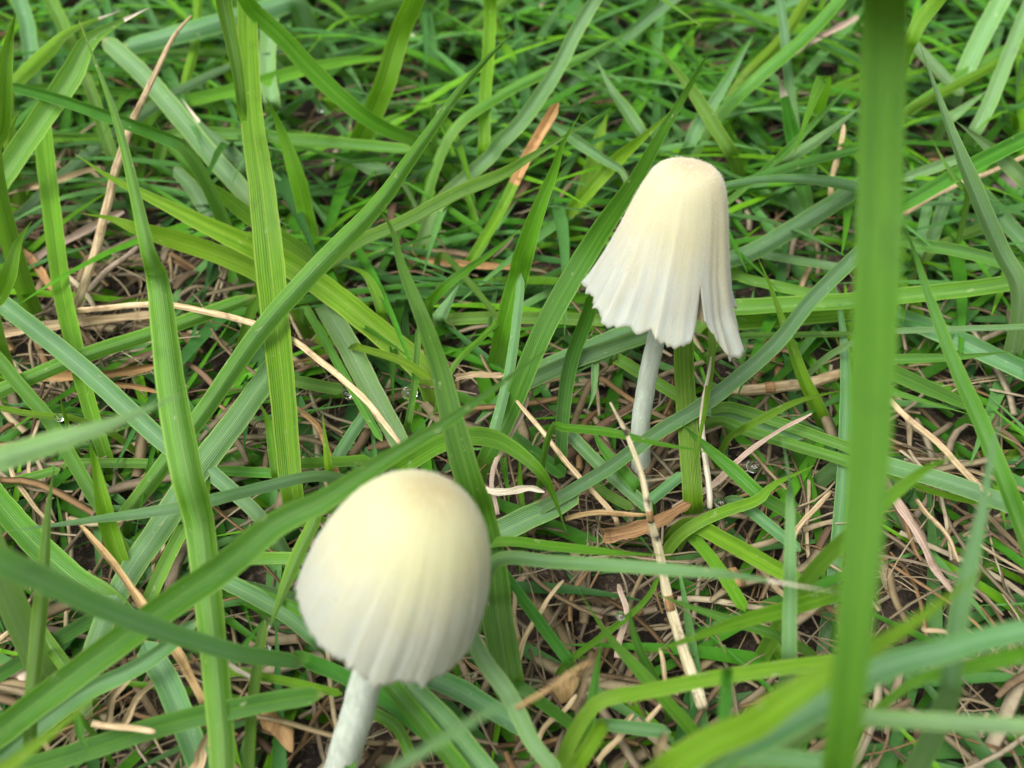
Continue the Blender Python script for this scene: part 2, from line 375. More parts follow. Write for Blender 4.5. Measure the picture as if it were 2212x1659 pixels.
def mushroom(name, label, base, stem_mid, hem_c, apex, rad, prof, stem_r, mat, lobes, tear=None, hem_fn=None, seed=1, fuzz=0, shape=None):
    r = np.random.default_rng(seed)
    base, hem_c, apex = map(np.asarray, (base, hem_c, apex))
    root = bpy.data.objects.new(name, None); COL.objects.link(root); root.location = base; root.empty_display_size = .005
    tag(root, label, 'mushroom')
    A = apex-hem_c; H = np.linalg.norm(A); A = A/H
    X = unit(np.cross(CF*np.array([1, 1, 0]), A)); Y = np.cross(A, X)      # X to the right, Y away from the viewer
    NT_, NS = 300, 46
    t0 = tear['at'] if tear else 0.0
    th = t0 + np.linspace(0, 2*math.pi, NT_+1)
    S = np.linspace(0.0, 1, NS)**.9
    ph = r.uniform(0, 6.28, 12)
    nz = lambda a: (np.sin(3*a+ph[0])*.5+np.sin(5*a+ph[1])*.35+np.sin(9*a+ph[2])*.3+np.sin(17*a+ph[3])*.22+np.sin(29*a+ph[4])*.15+np.sin(53*a+ph[9])*.12)
    def pnoise(k):
        kn = r.normal(0, .6, k); kn = np.r_[kn, kn[0]]
        def f(a):
            u = (a/(2*math.pi) % 1)*k; i = int(u) % k; w = u-int(u); w = w*w*(3-2*w); return kn[i]*(1-w)+kn[i+1]*w
        return f
    pn1, pn2, pn3, pn4 = pnoise(lobes[0]*2), pnoise(lobes[0]*4), pnoise(150), pnoise(44)
    V = []; UV = []
    for i, a in enumerate(th):
        Lm = 1.0 + .016*nz(a) + .014*pn3(a) + .02*pn4(a) + (hem_fn(math.degrees((a+math.pi) % (2*math.pi)-math.pi)) if hem_fn else 0)
        if tear:
            da = min(i, NT_-i)/NT_*360
            side = 1 if i < NT_/2 else -1
            Lm -= tear['depthcut']*math.exp(-(da/4.0)**2)
        for s in S:
            q = s*Lm
            rr = smooth_prof(prof, q)*rad
            g = q**1.6
            fold = lobes[1]*g*(1.15*pn1(a) + 1.1*pn2(a)*q + .5*pn4(a)*q*q)
            rr = rr*(1+fold)
            aa = a
            if tear and q > tear['from']:
                gap = R(tear['gap'])*((q-tear['from'])/(1-tear['from']))
                aa = a + side*gap*math.exp(-da/22.0)*(1 if side > 0 else .35)
            h = 1-q*1.0
            rx = shape(aa, q) if shape else 1.0
            p = hem_c + A*H*hprof(prof, q) + X*(math.cos(aa)*rr*rx) + Y*(math.sin(aa)*rr*rx)
            V.append(p); UV.append((i/NT_, s))
    V = np.array(V); n = NS
    F = [(i*n+j, i*n+j+1, (i+1)*n+j+1, (i+1)*n+j) for i in range(NT_) for j in range(n-1)]
    cap = mesh_obj('cap', V, F, mat, root, UV, origin=base)
    bm = bmesh.new(); bm.from_mesh(cap.data); bmesh.ops.remove_doubles(bm, verts=bm.verts, dist=1e-6); bm.to_mesh(cap.data); bm.free()
    so = cap.modifiers.new('flesh', 'SOLIDIFY'); so.thickness = .00022; so.offset = -1
    # gills under the cap
    GV = []; GF = []
    for k in range(46):
        a = 2*math.pi*k/46
        b0 = len(GV)
        for q in np.linspace(.30, .90, 8):
            rr = smooth_prof(prof, q)*rad*.90*(shape(a, q) if shape else 1)
            c = hem_c + A*H*(hprof(prof, q)-.02)
            d = X*math.cos(a)+Y*math.sin(a)
            GV.append(c+d*rr); GV.append(c+d*max(rr*.45, stem_r*.9) - A*H*.01)
        GF += [(b0+2*j, b0+2*j+1, b0+2*j+3, b0+2*j+2) for j in range(7)]
    mesh_obj('gills', GV, GF, M_GILL, root, origin=base, smooth=False)
    # stem
    C = catmull([base-np.array([0,0,.002]), np.asarray(stem_mid), hem_c + A*H*.05, hem_c + A*H*.55], 40)
    t = np.linspace(0, 1, 40)
    rod(C, stem_r*(1.12-.28*t), t, 'stem', M_STEM, 16, 1.0, root, base, seed, .025)
    if fuzz:
        FV = []; FF = []
        for k in range(fuzz):
            i = r.integers(0, NT_); j = int(NS*r.beta(2.2, 2.2))
            j = min(max(j, 2), NS-3)
            p = V[i*n+j]; nn = unit(np.cross(V[i*n+j+1]-p, V[(i+1)*n+j]-p)); c = hem_c + A*H*.3
            if np.dot(nn, p-c) < 0: nn = -nn
            d = unit(nn + r.normal(0, .35, 3)); L = r.uniform(.00012, .00042); w = unit(np.cross(d, r.normal(0, 1, 3)))*.000022
            w2 = np.cross(d, w)
            b0 = len(FV); FV += [p+w, p-w*.5+w2*.86, p-w*.5-w2*.86, p+d*L]
            FF += [(b0, b0+1, b0+3), (b0+1, b0+2, b0+3), (b0+2, b0, b0+3)]
        fz = mesh_obj('fuzz', FV, FF, M_FUZZ, cap, origin=base); fz.location = (0, 0, 0); fz['kind'] = 'stuff'
    return root
_pc = {}
def _prof(prof):
    k = id(prof)
    if k not in _pc:
        P = catmull(np.array(prof, float), 160); L = np.r_[0, np.cumsum(np.hypot(np.diff(P[:, 0]), np.diff(P[:, 1])))]
        _pc[k] = (L/L[-1], P[:, 0], P[:, 1])
    return _pc[k]
def smooth_prof(prof, q):      # radius factor at arc fraction q (apex 0 .. hem 1, may overshoot)
    L, r, h = _prof(prof)
    if q <= 1: return float(np.interp(q, L, r))
    return float(r[-1] + (r[-1]-r[-8])/(L[-1]-L[-8])*(q-1))
def hprof(prof, q):
    L, r, h = _prof(prof)
    if q <= 1: return float(np.interp(q, L, h))
    return float(h[-1] + (h[-1]-h[-8])/(L[-1]-L[-8])*(q-1))

# far mushroom: tall bell, torn on its right with a hanging flap
fb = at_z(1392, 1062, .000)
YF = fb[1]+.002
def at_y(x, y, Y): d = ray(x, y); return CAMP + d*(Y/d[1])
f_hem = at_y(1432, 662, YF+.0035); f_apex = at_y(1490, 352, YF+.0075)
PROF_BELL = [(0,1.0),(.22,.99),(.38,.955),(.49,.87),(.58,.73),(.655,.57),(.73,.41),(.81,.26),(.89,.12),(1.0,0.0)]
def hem_far(d):
    v = -.03 - .065*math.exp(-((abs(d)-180)/40)**2)
    v += .20*math.exp(-((d+42)/14)**2) - .05*math.exp(-((d+16)/5)**2)          # flap hangs lower
    v -= .07*math.exp(-((d+108)/5)**2)           # nick over the stem
    v += .03*math.exp(-((d+85)/14)**2)
    return v
def shape_far(a, q):
    # flared to the left, straight on the right
    c = math.cos(a)
    return 1 + (-c if c < 0 else 0)*.27*max(0, q-.35) + .10*max(0, q-.7)*math.exp(-(((math.degrees(a)+180) % 360-180+42)/25)**2)
M_CAPF = cap_mat('cap_bell', (.54,.42,.25), (.645,.555,.34), (.66,.66,.555))
M_CAPN = cap_mat('cap_dome', (.49,.40,.20), (.60,.545,.295), (.61,.61,.49))
mushroom('mushroom', 'tall cream bell-shaped mushroom with a torn hanging flap and slim stem', fb, at_y(1386, 900, YF+.001), f_hem, f_apex,
         .0102, PROF_BELL, .00138, M_CAPF, (14, .045), dict(at=R(-71), gap=10, depthcut=.10, **{'from': .72}), hem_far, 3, 2600, shape_far)
# near mushroom: rounded dome on a short leaning stem
nb = at_z(700, 1745, .000)
n_hem = at_depth(836, 1312, .1045); n_apex = n_hem + .0158*unit(np.array([.34, .24, .91]))
PROF_DOME = [(0,1.0),(.22,.985),(.43,.93),(.62,.83),(.77,.69),(.88,.52),(.955,.34),(.99,.16),(1.0,0.0)]
mushroom('mushroom', 'rounded cream domed mushroom with ribbed frilled hem and thick pale stem', nb, (nb+n_hem)/2+np.array([.0003,-.0005,0]), n_hem, n_apex,
         .0094, PROF_DOME, .00185, M_CAPN, (30, .012), None, lambda d: .03*math.exp(-((d+75)/30)**2), 11, 900)

# ------------------------------------------------------------------ green blades, traced one by one
# type | width px (base/mid[/before tip]) | heights mm base..tip | pixel points base..tip | options | own label
BLADES = """
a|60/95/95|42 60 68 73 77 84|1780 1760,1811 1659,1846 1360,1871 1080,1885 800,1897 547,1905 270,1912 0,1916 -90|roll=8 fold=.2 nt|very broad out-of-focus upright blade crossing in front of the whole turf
g|52/70/44|12 20 30 42 52|486 1720,478 1569,454 1324,429 1115,410 1053,372 848,342 608,321 547,256 273,171 45|roll=-12 fold=.35|long broad leaning blade with pale scratches beside the tall straight striped blade
v|36/64/32|3 14 26 34|648 1140,638 1095,628 1040,608 813,584 574,565 400,543 239,533 0,531 -60|roll=10 fold=.22 nt nr|tall straight striped blade standing upright between crossing blades
g|60/66/40|14 24 38 42 44|-60 1625,0 1580,105 1499,244 1394,349 1317,489 1220,593 1132,700 1080,820 1000,960 915,1080 830,1218 728|roll=-10 fold=.22|long broad blade lying over the crown of the domed mushroom
g|34/44/40|4 14 26 40 58|290 1087,342 1018,444 882,564 711,694 567,813 444,899 325,1018 164,1117 62|roll=6 fold=.55|channelled blade with bluish groove slanting across the tall striped blade
d|72/60/28|4 12 26 40 46|1104 1490,1098 1470,1074 1324,1063 1220,1039 1115,1018 1053,984 933,950 796,909 677,868 574,847 495,806 435|roll=12 fold=.3|broad deep blade rising behind the right edge of the domed cap
d|36/50/40|3 14 30 44 58|1040 1010,1053 985,1097 899,1131 813,1183 694,1261 557,1320 465,1371 393,1422 301,1490 185,1543 92|roll=-6 fold=.15|long matte blade leaning against the left side of the torn bell cap
p|30/28/14|22 30 40 46|1075 1208,1200 1213,1324 1220,1534 1237,1620 1247,1810 1280|roll=30 fold=.5 dry=.9|slim straight blade with pale withered tip reaching right from the domed cap
v|22/20/9|16 20 24|1075 1172,1200 1182,1324 1194,1443 1200|roll=20 fold=.4|
p|60/52/34|48 56 60|-60 1015,0 992,102 960,239 916,396 850|roll=-8 fold=.2|pale blurred rounded blade tip hovering over the scratched leaning blade
p|66/44/30|60 42 26 8|-50 1185,0 1213,105 1261,209 1310,314 1352,419 1387,523 1415,593 1425,650 1433|nt nr roll=14 fold=.6|blurred greyish rolled blade ending at a joint beside the domed mushroom
g|24/34/16|12 20 26|62 1640,65 1603,73 1464,87 1324,98 1185,106 1087,120 990|roll=-14 fold=.25|
b|40/58/46|6 10 14|181 1478,223 1345,279 1237,345 1140,430 1010,500 920,566 828,605 765|roll=5 fold=.18 nt|bluish blade with yellow midrib under the scratched leaning blade
p|24/28/22|14 18 16 12|690 1028,540 1060,384 1097,209 1122,14 1148|roll=10 fold=.2|
g|52/56/44|8 10 6|227 1292,157 1247,70 1167,0 1087,-50 1020|roll=-10 fold=.25 nt|
b|30/42/38|7 14 18|560 1115,444 1012,359 960,171 789,0 653,-40 620|roll=8 fold=.5 nt|folded bluish blade with bright crease slanting under the scratched leaning blade
g|30/34/30|8 12 12|-40 862,0 844,171 772,325 721,554 639|roll=-8 fold=.45 nt|
v|26/38/38|0 8 13 16|253 1046,222 967,185 848,161 745,137 643,126 567,103 376,86 225|roll=10 fold=.35 nt nr|straight shaded blade with pale rooted base beside the spotted tan stalk
g|46/50/26|16 24 30 32|-20 430,10 376,103 239,154 164,191 92,239 58,321 17|roll=15 fold=.4 dry=.93|
d|28/26/22|26 30 24|410 330,342 291,239 253,120 212,17 185|roll=20 fold=.7 nt|glossy round-backed blade bridging over the spotted tan stalk
b|40/42/36|6 12 16|530 420,461 342,376 239,308 161,222 82|roll=-10 fold=.2 nt|
v|54/50/26|7 12 20 26|905 790,813 711,711 629,615 567,547 533,444 485,342 434,239 383,161 332|roll=8 fold=.5|long keeled blade whose tip points at the scratched leaning blade
y|42/42/18|8 14 20 22|600 620,540 580,444 540,359 513,290 492,239 472,174 461|roll=-12 fold=.3|
v|34/34/16|8 16 22|680 565,608 513,540 468,478 420,427 386,383 352|roll=12 fold=.35|
g|16/18/10|12 18 24|440 395,410 362,359 308,337 265|roll=20|
b|42/40/34|12 14 12|640 5,581 17,444 55,359 79,267 102|roll=-15 fold=.45 nt|
g|12/30/38|30 42 50|526 262,523 239,513 154,496 68,482 0,476 -60|roll=-20 fold=.35 nt nr|
v|26/40/34|10 18 28 36|900 308,830 277,762 232,677 154,608 79,547 21,520 -25|roll=10 fold=.35 nt|
v|46/46/40|3 20 40|770 320,779 301,807 239,834 171,865 68,895 0,915 -60|roll=-8 fold=.25 nt nr|
y|26/28/22|6 9 10|340 235,369 226,502 195,598 167,684 143,762 130,827 126,878 130|roll=5 fold=.3|
y|36/36/24|3 16 26|677 550,660 461,639 376,608 284,574 208|roll=6 fold=.2 nr|
g|24/26/22|8 12|380 290,530 292,646 304,762 314,895 326|roll=25 fold=.5 nt|
b|10/34/10|8 6|848 372,800 362,728 340|roll=5 fold=.2|
v|26/27/27|3 18 34|1044 345,1046 325,1049 205,1056 103,1060 0,1061 -50|roll=12 fold=.4 nt nr|
b|30/33/26|8 18 30|955 430,1053 342,1080 308,1131 256,1200 154,1244 68,1285 0,1310 -45|roll=-10 fold=.25 nt|
g|22/22/16|14 16 20|984 273,1080 205,1165 161,1251 126,1302 99,1377 62|roll=25 fold=.5|
g|24/30/18|10 20 30 36|731 560,779 526,882 479,984 424,1080 383,1134 349,1200 308,1293 249|roll=28 fold=.6|
v|40/46/20|5 18 32 42|1078 760,1087 720,1101 660,1121 591,1131 547,1159 461,1193 376,1217 308,1256 241|roll=-18 fold=.35|
b|14/26/24|16 14 10|1352 381,1302 342,1251 308,1200 273,1143 242|roll=22 fold=.5|
y|30/30/26|4 8 12|1262 410,1278 359,1295 297,1312 246|roll=10|
v|26/30/20|4 14 24|1225 465,1268 417,1336 342,1388 297,1456 236|roll=-8|
b|24/26/18|6 12 18|1400 310,1388 291,1353 239,1319 191,1285 122|roll=14|
g|26/30/20|8 16 24|1585 345,1576 325,1541 270,1500 205,1456 147,1406 86|roll=-12|
p|26/28/18|6 14 20|1478 335,1487 321,1507 273,1552 205,1593 137,1627 75|roll=10|
g|26/28/24|10 18 24|1540 262,1610 191,1671 137,1750 68,1811 0,1840 -40|roll=16 fold=.4 nt|
v|22/24/22|8 14 20|1610 165,1688 85,1743 0,1760 -40|roll=-16 nt|
b|20/20/18|10 18 24|1709 205,1700 137,1695 68,1685 0,1682 -40|roll=10 nt|
d|30/32/22|3 12 22|1742 440,1729 376,1716 308,1705 256,1692 198,1680 163|roll=8 dry=.82|
g|14/17/10|12 22 28|1600 415,1664 359,1722 304,1791 232,1840 179|roll=26 fold=.5|
p|22/24/18|8 16 22|1690 348,1722 331,1791 284,1862 228|roll=12|
d|22/20/18|18 24 28|1556 405,1620 390,1722 355,1859 321,1900 308|roll=24 fold=.5 nr|
b|36/40/36|8 13 18|1560 566,1620 547,1722 489,1859 403,1920 366|roll=-8 fold=.35 nt|
d|24/34/32|14 22 26|1930 452,1962 437,2098 359,2212 301,2270 275|roll=12 nt|
p|38/34/16|20 34 46|2200 620,2167 554,2133 478,2098 393,2064 308,2023 198,1984 88|roll=10 fold=.7|
g|38/34/22|18 32 46|2220 1180,2194 1107,2167 1036,2115 909,2064 796,2013 660,1979 557,1950 475|roll=-14 fold=.55|
p|46/40/20|40 52 60|2050 1500,2053 1481,2060 1394,2078 1289,2101 1185,2122 1097,2143 967,2172 875|roll=20 fold=.35|pale out-of-focus blade standing up beside the straight tan cane
v|66/64/30|40 52 62|1420 1680,1446 1659,1534 1603,1620 1569,1690 1516,1794 1450,1934 1370,2039 1296,2150 1215|roll=-8 fold=.2|wide blurred bright blade slanting behind the very broad upright blade
b|54/54/46|42 50 54|1560 1650,1620 1610,1760 1530,1899 1446,2004 1415,2109 1384,2212 1359,2260 1350|roll=18 fold=.6 nt|
v|20/34/34|36 44|1950 1490,2091 1443,2212 1415,2270 1405|roll=10 nt|
p|38/38/30|44 48|1800 1545,1871 1551,2074 1562,2212 1569,2270 1572|roll=-10 nt|
p|34/28/10|16 30 42|1706 1430,1705 1415,1707 1300,1707 1220,1707 1080,1705 1036,1690 942|roll=8 fold=.3|
y|38/24/7|0 14 26|1796 952,1764 882,1733 813,1699 718,1664 619,1629 538|roll=14 fold=.55 nr|yellowish tapering sheath standing behind the torn flap
b|26/34/32|7 12 20 26|1165 1101,1217 1070,1319 1008,1422 933,1507 882,1576 831,1674 745,1757 643,1852 550,1900 505|roll=-10 fold=.3 nt|greyish blade crossing in front of the bell mushroom's stem
v|42/44/42|1 12 26|1500 1120,1497 1087,1490 984,1480 848,1476 745,1470 640|roll=6 fold=.3 nt nr|upright striped blade rooted beside the bell mushroom's stem
v|14/20/12|20 25 27|1195 921,1217 923,1319 933,1422 957,1580 986|roll=18 fold=.4|
g|28/32/12|6 12 20|1690 1100,1644 1073,1576 1012,1507 950,1472 914|roll=-14|
v|34/42/22|8 20 22 12|850 1022,865 1012,950 960,1018 943,1087 957,1165 1018,1196 1073,1224 1150|roll=14 fold=.3|blade arching down between the domed and the bell mushroom
d|22/32/30|0 12 26|1208 1010,1210 1001,1217 882,1234 779,1265 694,1285 630|roll=-8 nt nr|
b|30/34/28|10 14 14|1125 835,1131 831,1251 776,1388 728,1440 710|roll=10 nt|bluish frosted blade passing behind the bell mushroom's stem
p|30/34/30|6 9|1150 805,1268 752,1388 704,1450 685|roll=-6 nt|
g|26/26/26|3 6|960 694,1080 687,1251 690,1320 694|roll=15 fold=.5 nt|
g|34/36/34|8 13 16|1560 672,1620 665,1852 652,1934 643,2098 625,2212 608,2260 600|roll=20 fold=.5 nt|long horizontal blade passing behind the torn flap
v|30/34/30|5 8|1560 700,1620 694,1852 673,1900 668|roll=-10 nt|
g|14/14/12|10 12|1590 730,1620 725,1846 721|roll=10 nt|
p|14/13/12|18 20|1900 717,1931 716,2212 707,2260 705|roll=30 nt|
g|20/21/14|14 20|1900 780,1934 776,2064 772,2190 759|roll=10|
b|36/42/38|5 9|1920 670,1945 684,2064 731,2212 800,2260 822|roll=-6 nt|
d|34/34/20|3 6|1910 795,1934 807,2064 865,2150 902|roll=8|
g|15/16/10|8 12|1905 838,1931 848,2098 896|roll=20|
p|34/38/36|10 14|1880 992,1921 1005,2064 1046,2212 1101,2260 1120|roll=10 nt fold=.3|
y|14/14/12|6 8|1905 1020,2010 1060,2110 1085,2212 1107|roll=6 nt|
v|34/28/12|40 50|1880 1120,1910 1087,1996 1015,2073 983|roll=10|
v|14/18/10|16 22 24|1600 930,1620 919,1722 868,1824 842|roll=12|
v|40/36/16|34 44 50|-20 330,0 273,7 171,20 85,35 25|roll=-14|
v|38/34/12|22 30 36|-20 665,0 636,20 591,41 520,69 477|roll=14 fold=.4|
v|12/12/8|24 30|-10 335,20 280,45 235|roll=5|
b|30/33/32|6 12|72 145,68 130,58 51,41 0,34 -40|roll=10 nt|
g|28/28/26|6 12|150 90,144 75,130 41,109 0,98 -30|roll=-12 nt|
y|26/30/16|20 26|15 200,31 178,103 109,154 65,261 23|roll=14 fold=.4 dry=.9|
g|24/26/24|3 14|255 370,250 355,232 308,205 222,181 154|roll=-8 nt|
v|18/19/18|4 6|100 302,160 298,225 297|roll=5 nt|
p|28/28/14|6 12|540 370,533 362,496 325,444 280,392 213|roll=8 dry=.8|
v|20/20/18|3 14|392 240,393 232,403 171,420 103,427 27,430 -30|roll=-8 nt|
p|34/36/34|4 14|590 230,588 219,578 137,588 0,590 -40|roll=10 nt|
b|30/32/28|3 6|455 478,451 468,417 410,376 362|roll=5 nt|
p|44/50/40|6 12|700 655,704 663,752 745,796 831,850 930,890 1005|roll=-6 fold=.2 nt|broad frosted greyish blade behind the curved bleached straw
g|18/18/16|8 12|663 670,711 752,745 813,786 885,826 953|roll=10 nt|
v|20/24/14|8 12 16|826 685,824 677,813 636,786 591,738 571|roll=-20 fold=.4|
v|18/17/12|10 20|712 1022,711 1018,704 967,697 893|roll=8|
v|24/24/20|6 8|640 1000,649 1001,759 995,800 990|roll=10 nt|
g|26/26/26|3 5|630 822,639 824,745 844|roll=5 nt|
b|26/26/24|4 7|725 995,731 984,762 933,786 899,800 870|roll=8 nt|
v|14/16/20|12 16|770 748,779 752,865 779,930 820|roll=10 nt|
g|14/15/12|10 15|880 915,882 909,895 831,902 742,905 700|roll=-10 nt|
v|22/20/12|12 22 24|930 652,936 646,978 605,1070 540,1134 487|roll=14 fold=.4|
p|30/32/26|5 9|948 690,950 684,991 615|roll=5|
g|14/14/12|8 10|960 552,1018 615,1072 682|roll=5 nt|
p|24/22/16|12 20|1063 940,1066 933,1101 796,1121 643,1125 590|roll=20 nt|
v|12/12/10|10 14|984 786,1040 730,1101 670,1125 640|roll=10 nt|
y|30/40/24|4 14 24|268 1240,265 1230,237 1150,222 1087,205 1001,190 948|roll=-14 fold=.6|short bright folded blade standing beside the golden bent straw
g|28/30/28|9 13|225 1110,191 1053,144 971,103 902,51 841,0 779,-30 745|roll=10 nt fold=.35|
v|14/14/12|12 15|160 905,137 902,68 895,0 882,-30 878|roll=10 nt|
v|10/9/6|14 22|146 920,144 912,136 885,130 857|roll=5|
g|20/21/18|3 5|160 1001,338 1001,380 1003|roll=5 nt|
g|20/20/18|4 6|-10 1055,10 1046,105 1020,130 1014|roll=5 nt|
g|22/22/20|3 5|455 1018,594 1022,620 1023|roll=5 nt|
v|22/20/12|6 14|600 1030,595 1018,584 933,575 900,560 868|roll=5|
d|46/46/40|12 17|40 1668,70 1656,175 1625,314 1579,447 1544,593 1516,700 1500|roll=12 fold=.3 nt|dark glossy blade lying low behind the scratched leaning blade
y|26/26/16|36 42|-30 1690,21 1653,122 1576,229 1484|roll=14 fold=.6|
b|36/40/30|8 14|-20 1655,0 1639,105 1551,195 1489,279 1450,349 1405,428 1337|roll=-8 nt|
b|50/54/50|4 10|445 1680,436 1659,401 1569,366 1482,332 1422,312 1385|roll=6 nt|
g|12/18/14|20 26|165 1540,168 1562,175 1593,194 1628|roll=5|
g|26/30/26|6 12|318 1302,321 1296,349 1234,391 1150,400 1130|roll=8 nt|
d|28/32/30|4 8|-20 1470,0 1457,115 1387,209 1331,240 1312|roll=5 nt|
g|26/30/16|6 10|160 1465,147 1447,87 1366,42 1307,0 1248,-20 1220|roll=5 nt|
b|34/38/32|5 10|690 1385,680 1377,603 1317,485 1255,450 1238|roll=-8 nt|
g|22/24/8|10 15|680 1335,662 1324,603 1293,546 1261|roll=14|
g|28/28/26|11 15|500 1214,540 1213,659 1213,700 1213|roll=30 fold=.6 nt|
g|26/30/9|18 15 12|690 1100,680 1125,645 1195,617 1262,592 1331,562 1398|roll=10 dry=.92|narrow blade with yellow tip and dewdrop hanging left of the domed mushroom
g|24/24/20|8 14|536 1690,537 1659,544 1534,561 1400,572 1340|roll=5 nt|
v|18/19/16|8 12|520 1452,540 1457,627 1474,718 1495,740 1500|roll=15 nt|
d|30/34/30|7 10|660 1425,666 1429,735 1457,837 1516,924 1586,1000 1645|roll=5 nt|
g|36/40/38|9 14|830 1470,847 1485,889 1534,941 1597,990 1659,1010 1690|roll=12 nt|
b|48/50/46|10 13|870 1470,889 1488,959 1555,1046 1659,1075 1695|roll=-8 fold=.2 nt|
b|44/46/40|5 9|900 1445,917 1457,994 1492,1064 1534,1150 1585|roll=8 nt|
p|30/38/34|16 22|1210 1690,1195 1659,1150 1604,1098 1499,1046 1429,1011 1359,1000 1330|roll=10 fold=.25 nt|
p|22/24/14|52 62|830 1675,854 1659,941 1604,1029 1551,1116 1506,1175 1468|roll=-10|pale blurred narrow blade floating low in front of the domed mushroom
g|22/23/22|7 11|752 1690,756 1659,767 1586,779 1500|roll=10 nt|
g|26/26/24|4 6|780 1530,854 1569,892 1642|roll=5 nt|
d|24/26/24|6 10|1110 1470,1122 1481,1202 1541,1252 1580|roll=8 nt|
d|34/28/12|5 12 18|1252 1610,1255 1597,1275 1534,1289 1446,1301 1371|roll=16 fold=.4|
v|30/28/7|8 14 18|1510 1600,1502 1586,1446 1523,1377 1446,1324 1387,1289 1338,1233 1246|roll=14 fold=.5|slender blade with browned edges slanting over the pale matted thatch
v|14/14/10|4 8|1222 1435,1227 1429,1303 1373,1359 1331,1401 1289,1424 1244|roll=10 nt|
g|24/20/7|5 14 22|1432 1505,1408 1457,1380 1401,1363 1342,1359 1281|roll=8|
g|22/22/8|14 19|1690 1378,1674 1370,1586 1342,1481 1307,1406 1278|roll=8|
v|34/34/24|18 27|1810 1282,1795 1286,1707 1314,1604 1342,1499 1377,1396 1413|roll=-10|
v|32/32/30|24 31|1290 1520,1394 1495,1534 1467,1674 1446,1788 1432,1830 1426|roll=14 nt|
b|26/30/28|6 10|1300 1566,1394 1576,1450 1582|roll=5 nt|
v|36/34/30|24 32|1240 1660,1255 1638,1296 1576,1305 1556|roll=5 nt|
d|28/28/20|34 44|1560 1620,1562 1604,1569 1471,1572 1440|roll=5 nt|
p|40/40/36|34 42|1400 1720,1500 1660,1620 1635,1760 1645,1850 1650|roll=5 nt|
d|24/26/20|5 9|1228 1430,1223 1422,1150 1324,1087 1237,1070 1210|roll=8 nt|
v|26/24/18|6 14|1500 1135,1569 1104,1638 1080,1674 1046,1760 1005|roll=10|
y|34/36/34|5 10|1506 1136,1586 1178,1674 1226,1740 1262|roll=-10 nt fold=.4|
y|26/28/26|3 5|1496 1160,1551 1226,1596 1296,1610 1320|roll=5 nt|
b|24/26/20|6 9|1600 1085,1620 1101,1697 1164,1730 1190|roll=5 nt|
b|50/52/40|5 8|1075 1150,1087 1146,1140 1120,1195 1097,1250 1065|roll=10 nt|
d|28/30/28|3 5|1095 935,1107 943,1200 1012,1220 1028|roll=5 nt|
b|26/28/26|4 7|1218 925,1227 933,1285 995,1388 1087,1410 1105|roll=8 nt|
d|26/27/10|6 10|1380 1055,1371 1046,1302 967,1277 917|roll=8|
p|14/16/7|12 15|1287 780,1285 790,1282 848,1267 893|roll=10|
g|24/26/24|4 8|1335 776,1340 779,1453 848,1480 862|roll=5 nt|
b|22/24/22|5 8|1400 1086,1405 1080,1459 1036,1480 1020|roll=5 nt|
p|26/30/28|4 8|1500 875,1524 882,1674 926,1740 945|roll=8 nt|
g|22/24/22|7 10|1560 880,1620 892,1832 967,1860 977|roll=12 nt|
g|22/24/22|6 9|1560 910,1620 933,1825 995,1860 1008|roll=-10 nt|
g|22/22/20|3 5|1270 1042,1285 1053,1370 1100|roll=5 nt|
p|18/18/16|5 8|1640 545,1661 550,1784 571,1840 580|roll=20 nt|
g|20/22/20|4 6|1590 595,1620 605,1740 632,1800 645|roll=10 nt|
p|36/40/36|6 18|2078 170,2085 154,2126 68,2163 0,2180 -35|roll=8 fold=.3 nt|
p|28/31/26|8 20|2098 298,2105 284,2133 232,2167 147,2208 44,2230 -10|roll=-10 fold=.35 nt|
y|30/34/32|28 38|1955 110,1965 89,1989 41,2023 0,2045 -35|roll=10 nt|
v|18/20/18|12 18|2015 210,2030 202,2160 133,2212 100,2240 85|roll=12 nt|
p|20/22/20|6 10|1960 80,1975 96,2030 154,2081 205|roll=5 nt|
p|34/32/14|16 26|2240 410,2212 386,2133 314,2061 259|roll=10 fold=.4|
g|12/12/8|18 24|2090 420,2081 407,2047 362,2013 300|roll=10|
b|32/34/30|6 10|2110 410,2126 427,2212 523,2240 550|roll=8 nt|
p|22/24/20|8 12|1945 390,1962 383,2044 352,2080 340|roll=8 nt|
p|24/26/24|4 10|2010 535,2013 523,2047 417,2055 390|roll=8 nt|
p|20/22/20|4 8|1980 555,1985 540,2005 440|roll=8 nt|
g|24/27/24|12 16|1950 520,1969 526,2070 542,2167 567,2240 590|roll=20 nt|
g|20/22/18|6 9|2030 530,2119 492,2150 478|roll=10 nt|
p|22/24/20|10 14|2050 260,2057 253,2133 195|roll=10|
b|10/10/6|10 12|1990 444,2080 438,2180 430|roll=20|
y|22/23/24|1 10 22|1010 575,1018 564,1080 461,1114 393,1148 325,1182 267,1207 222|roll=14 fold=.7 nt nr dry=.6 om|orange dying stem with frayed top and green base behind the leaning matte blade
g|14/15/10|14 24|938 290,938 270,936 240,941 226|roll=5 nt|
p|36/38/34|4 8|640 1300,600 1290,520 1270,480 1256|roll=5 nt|
"""
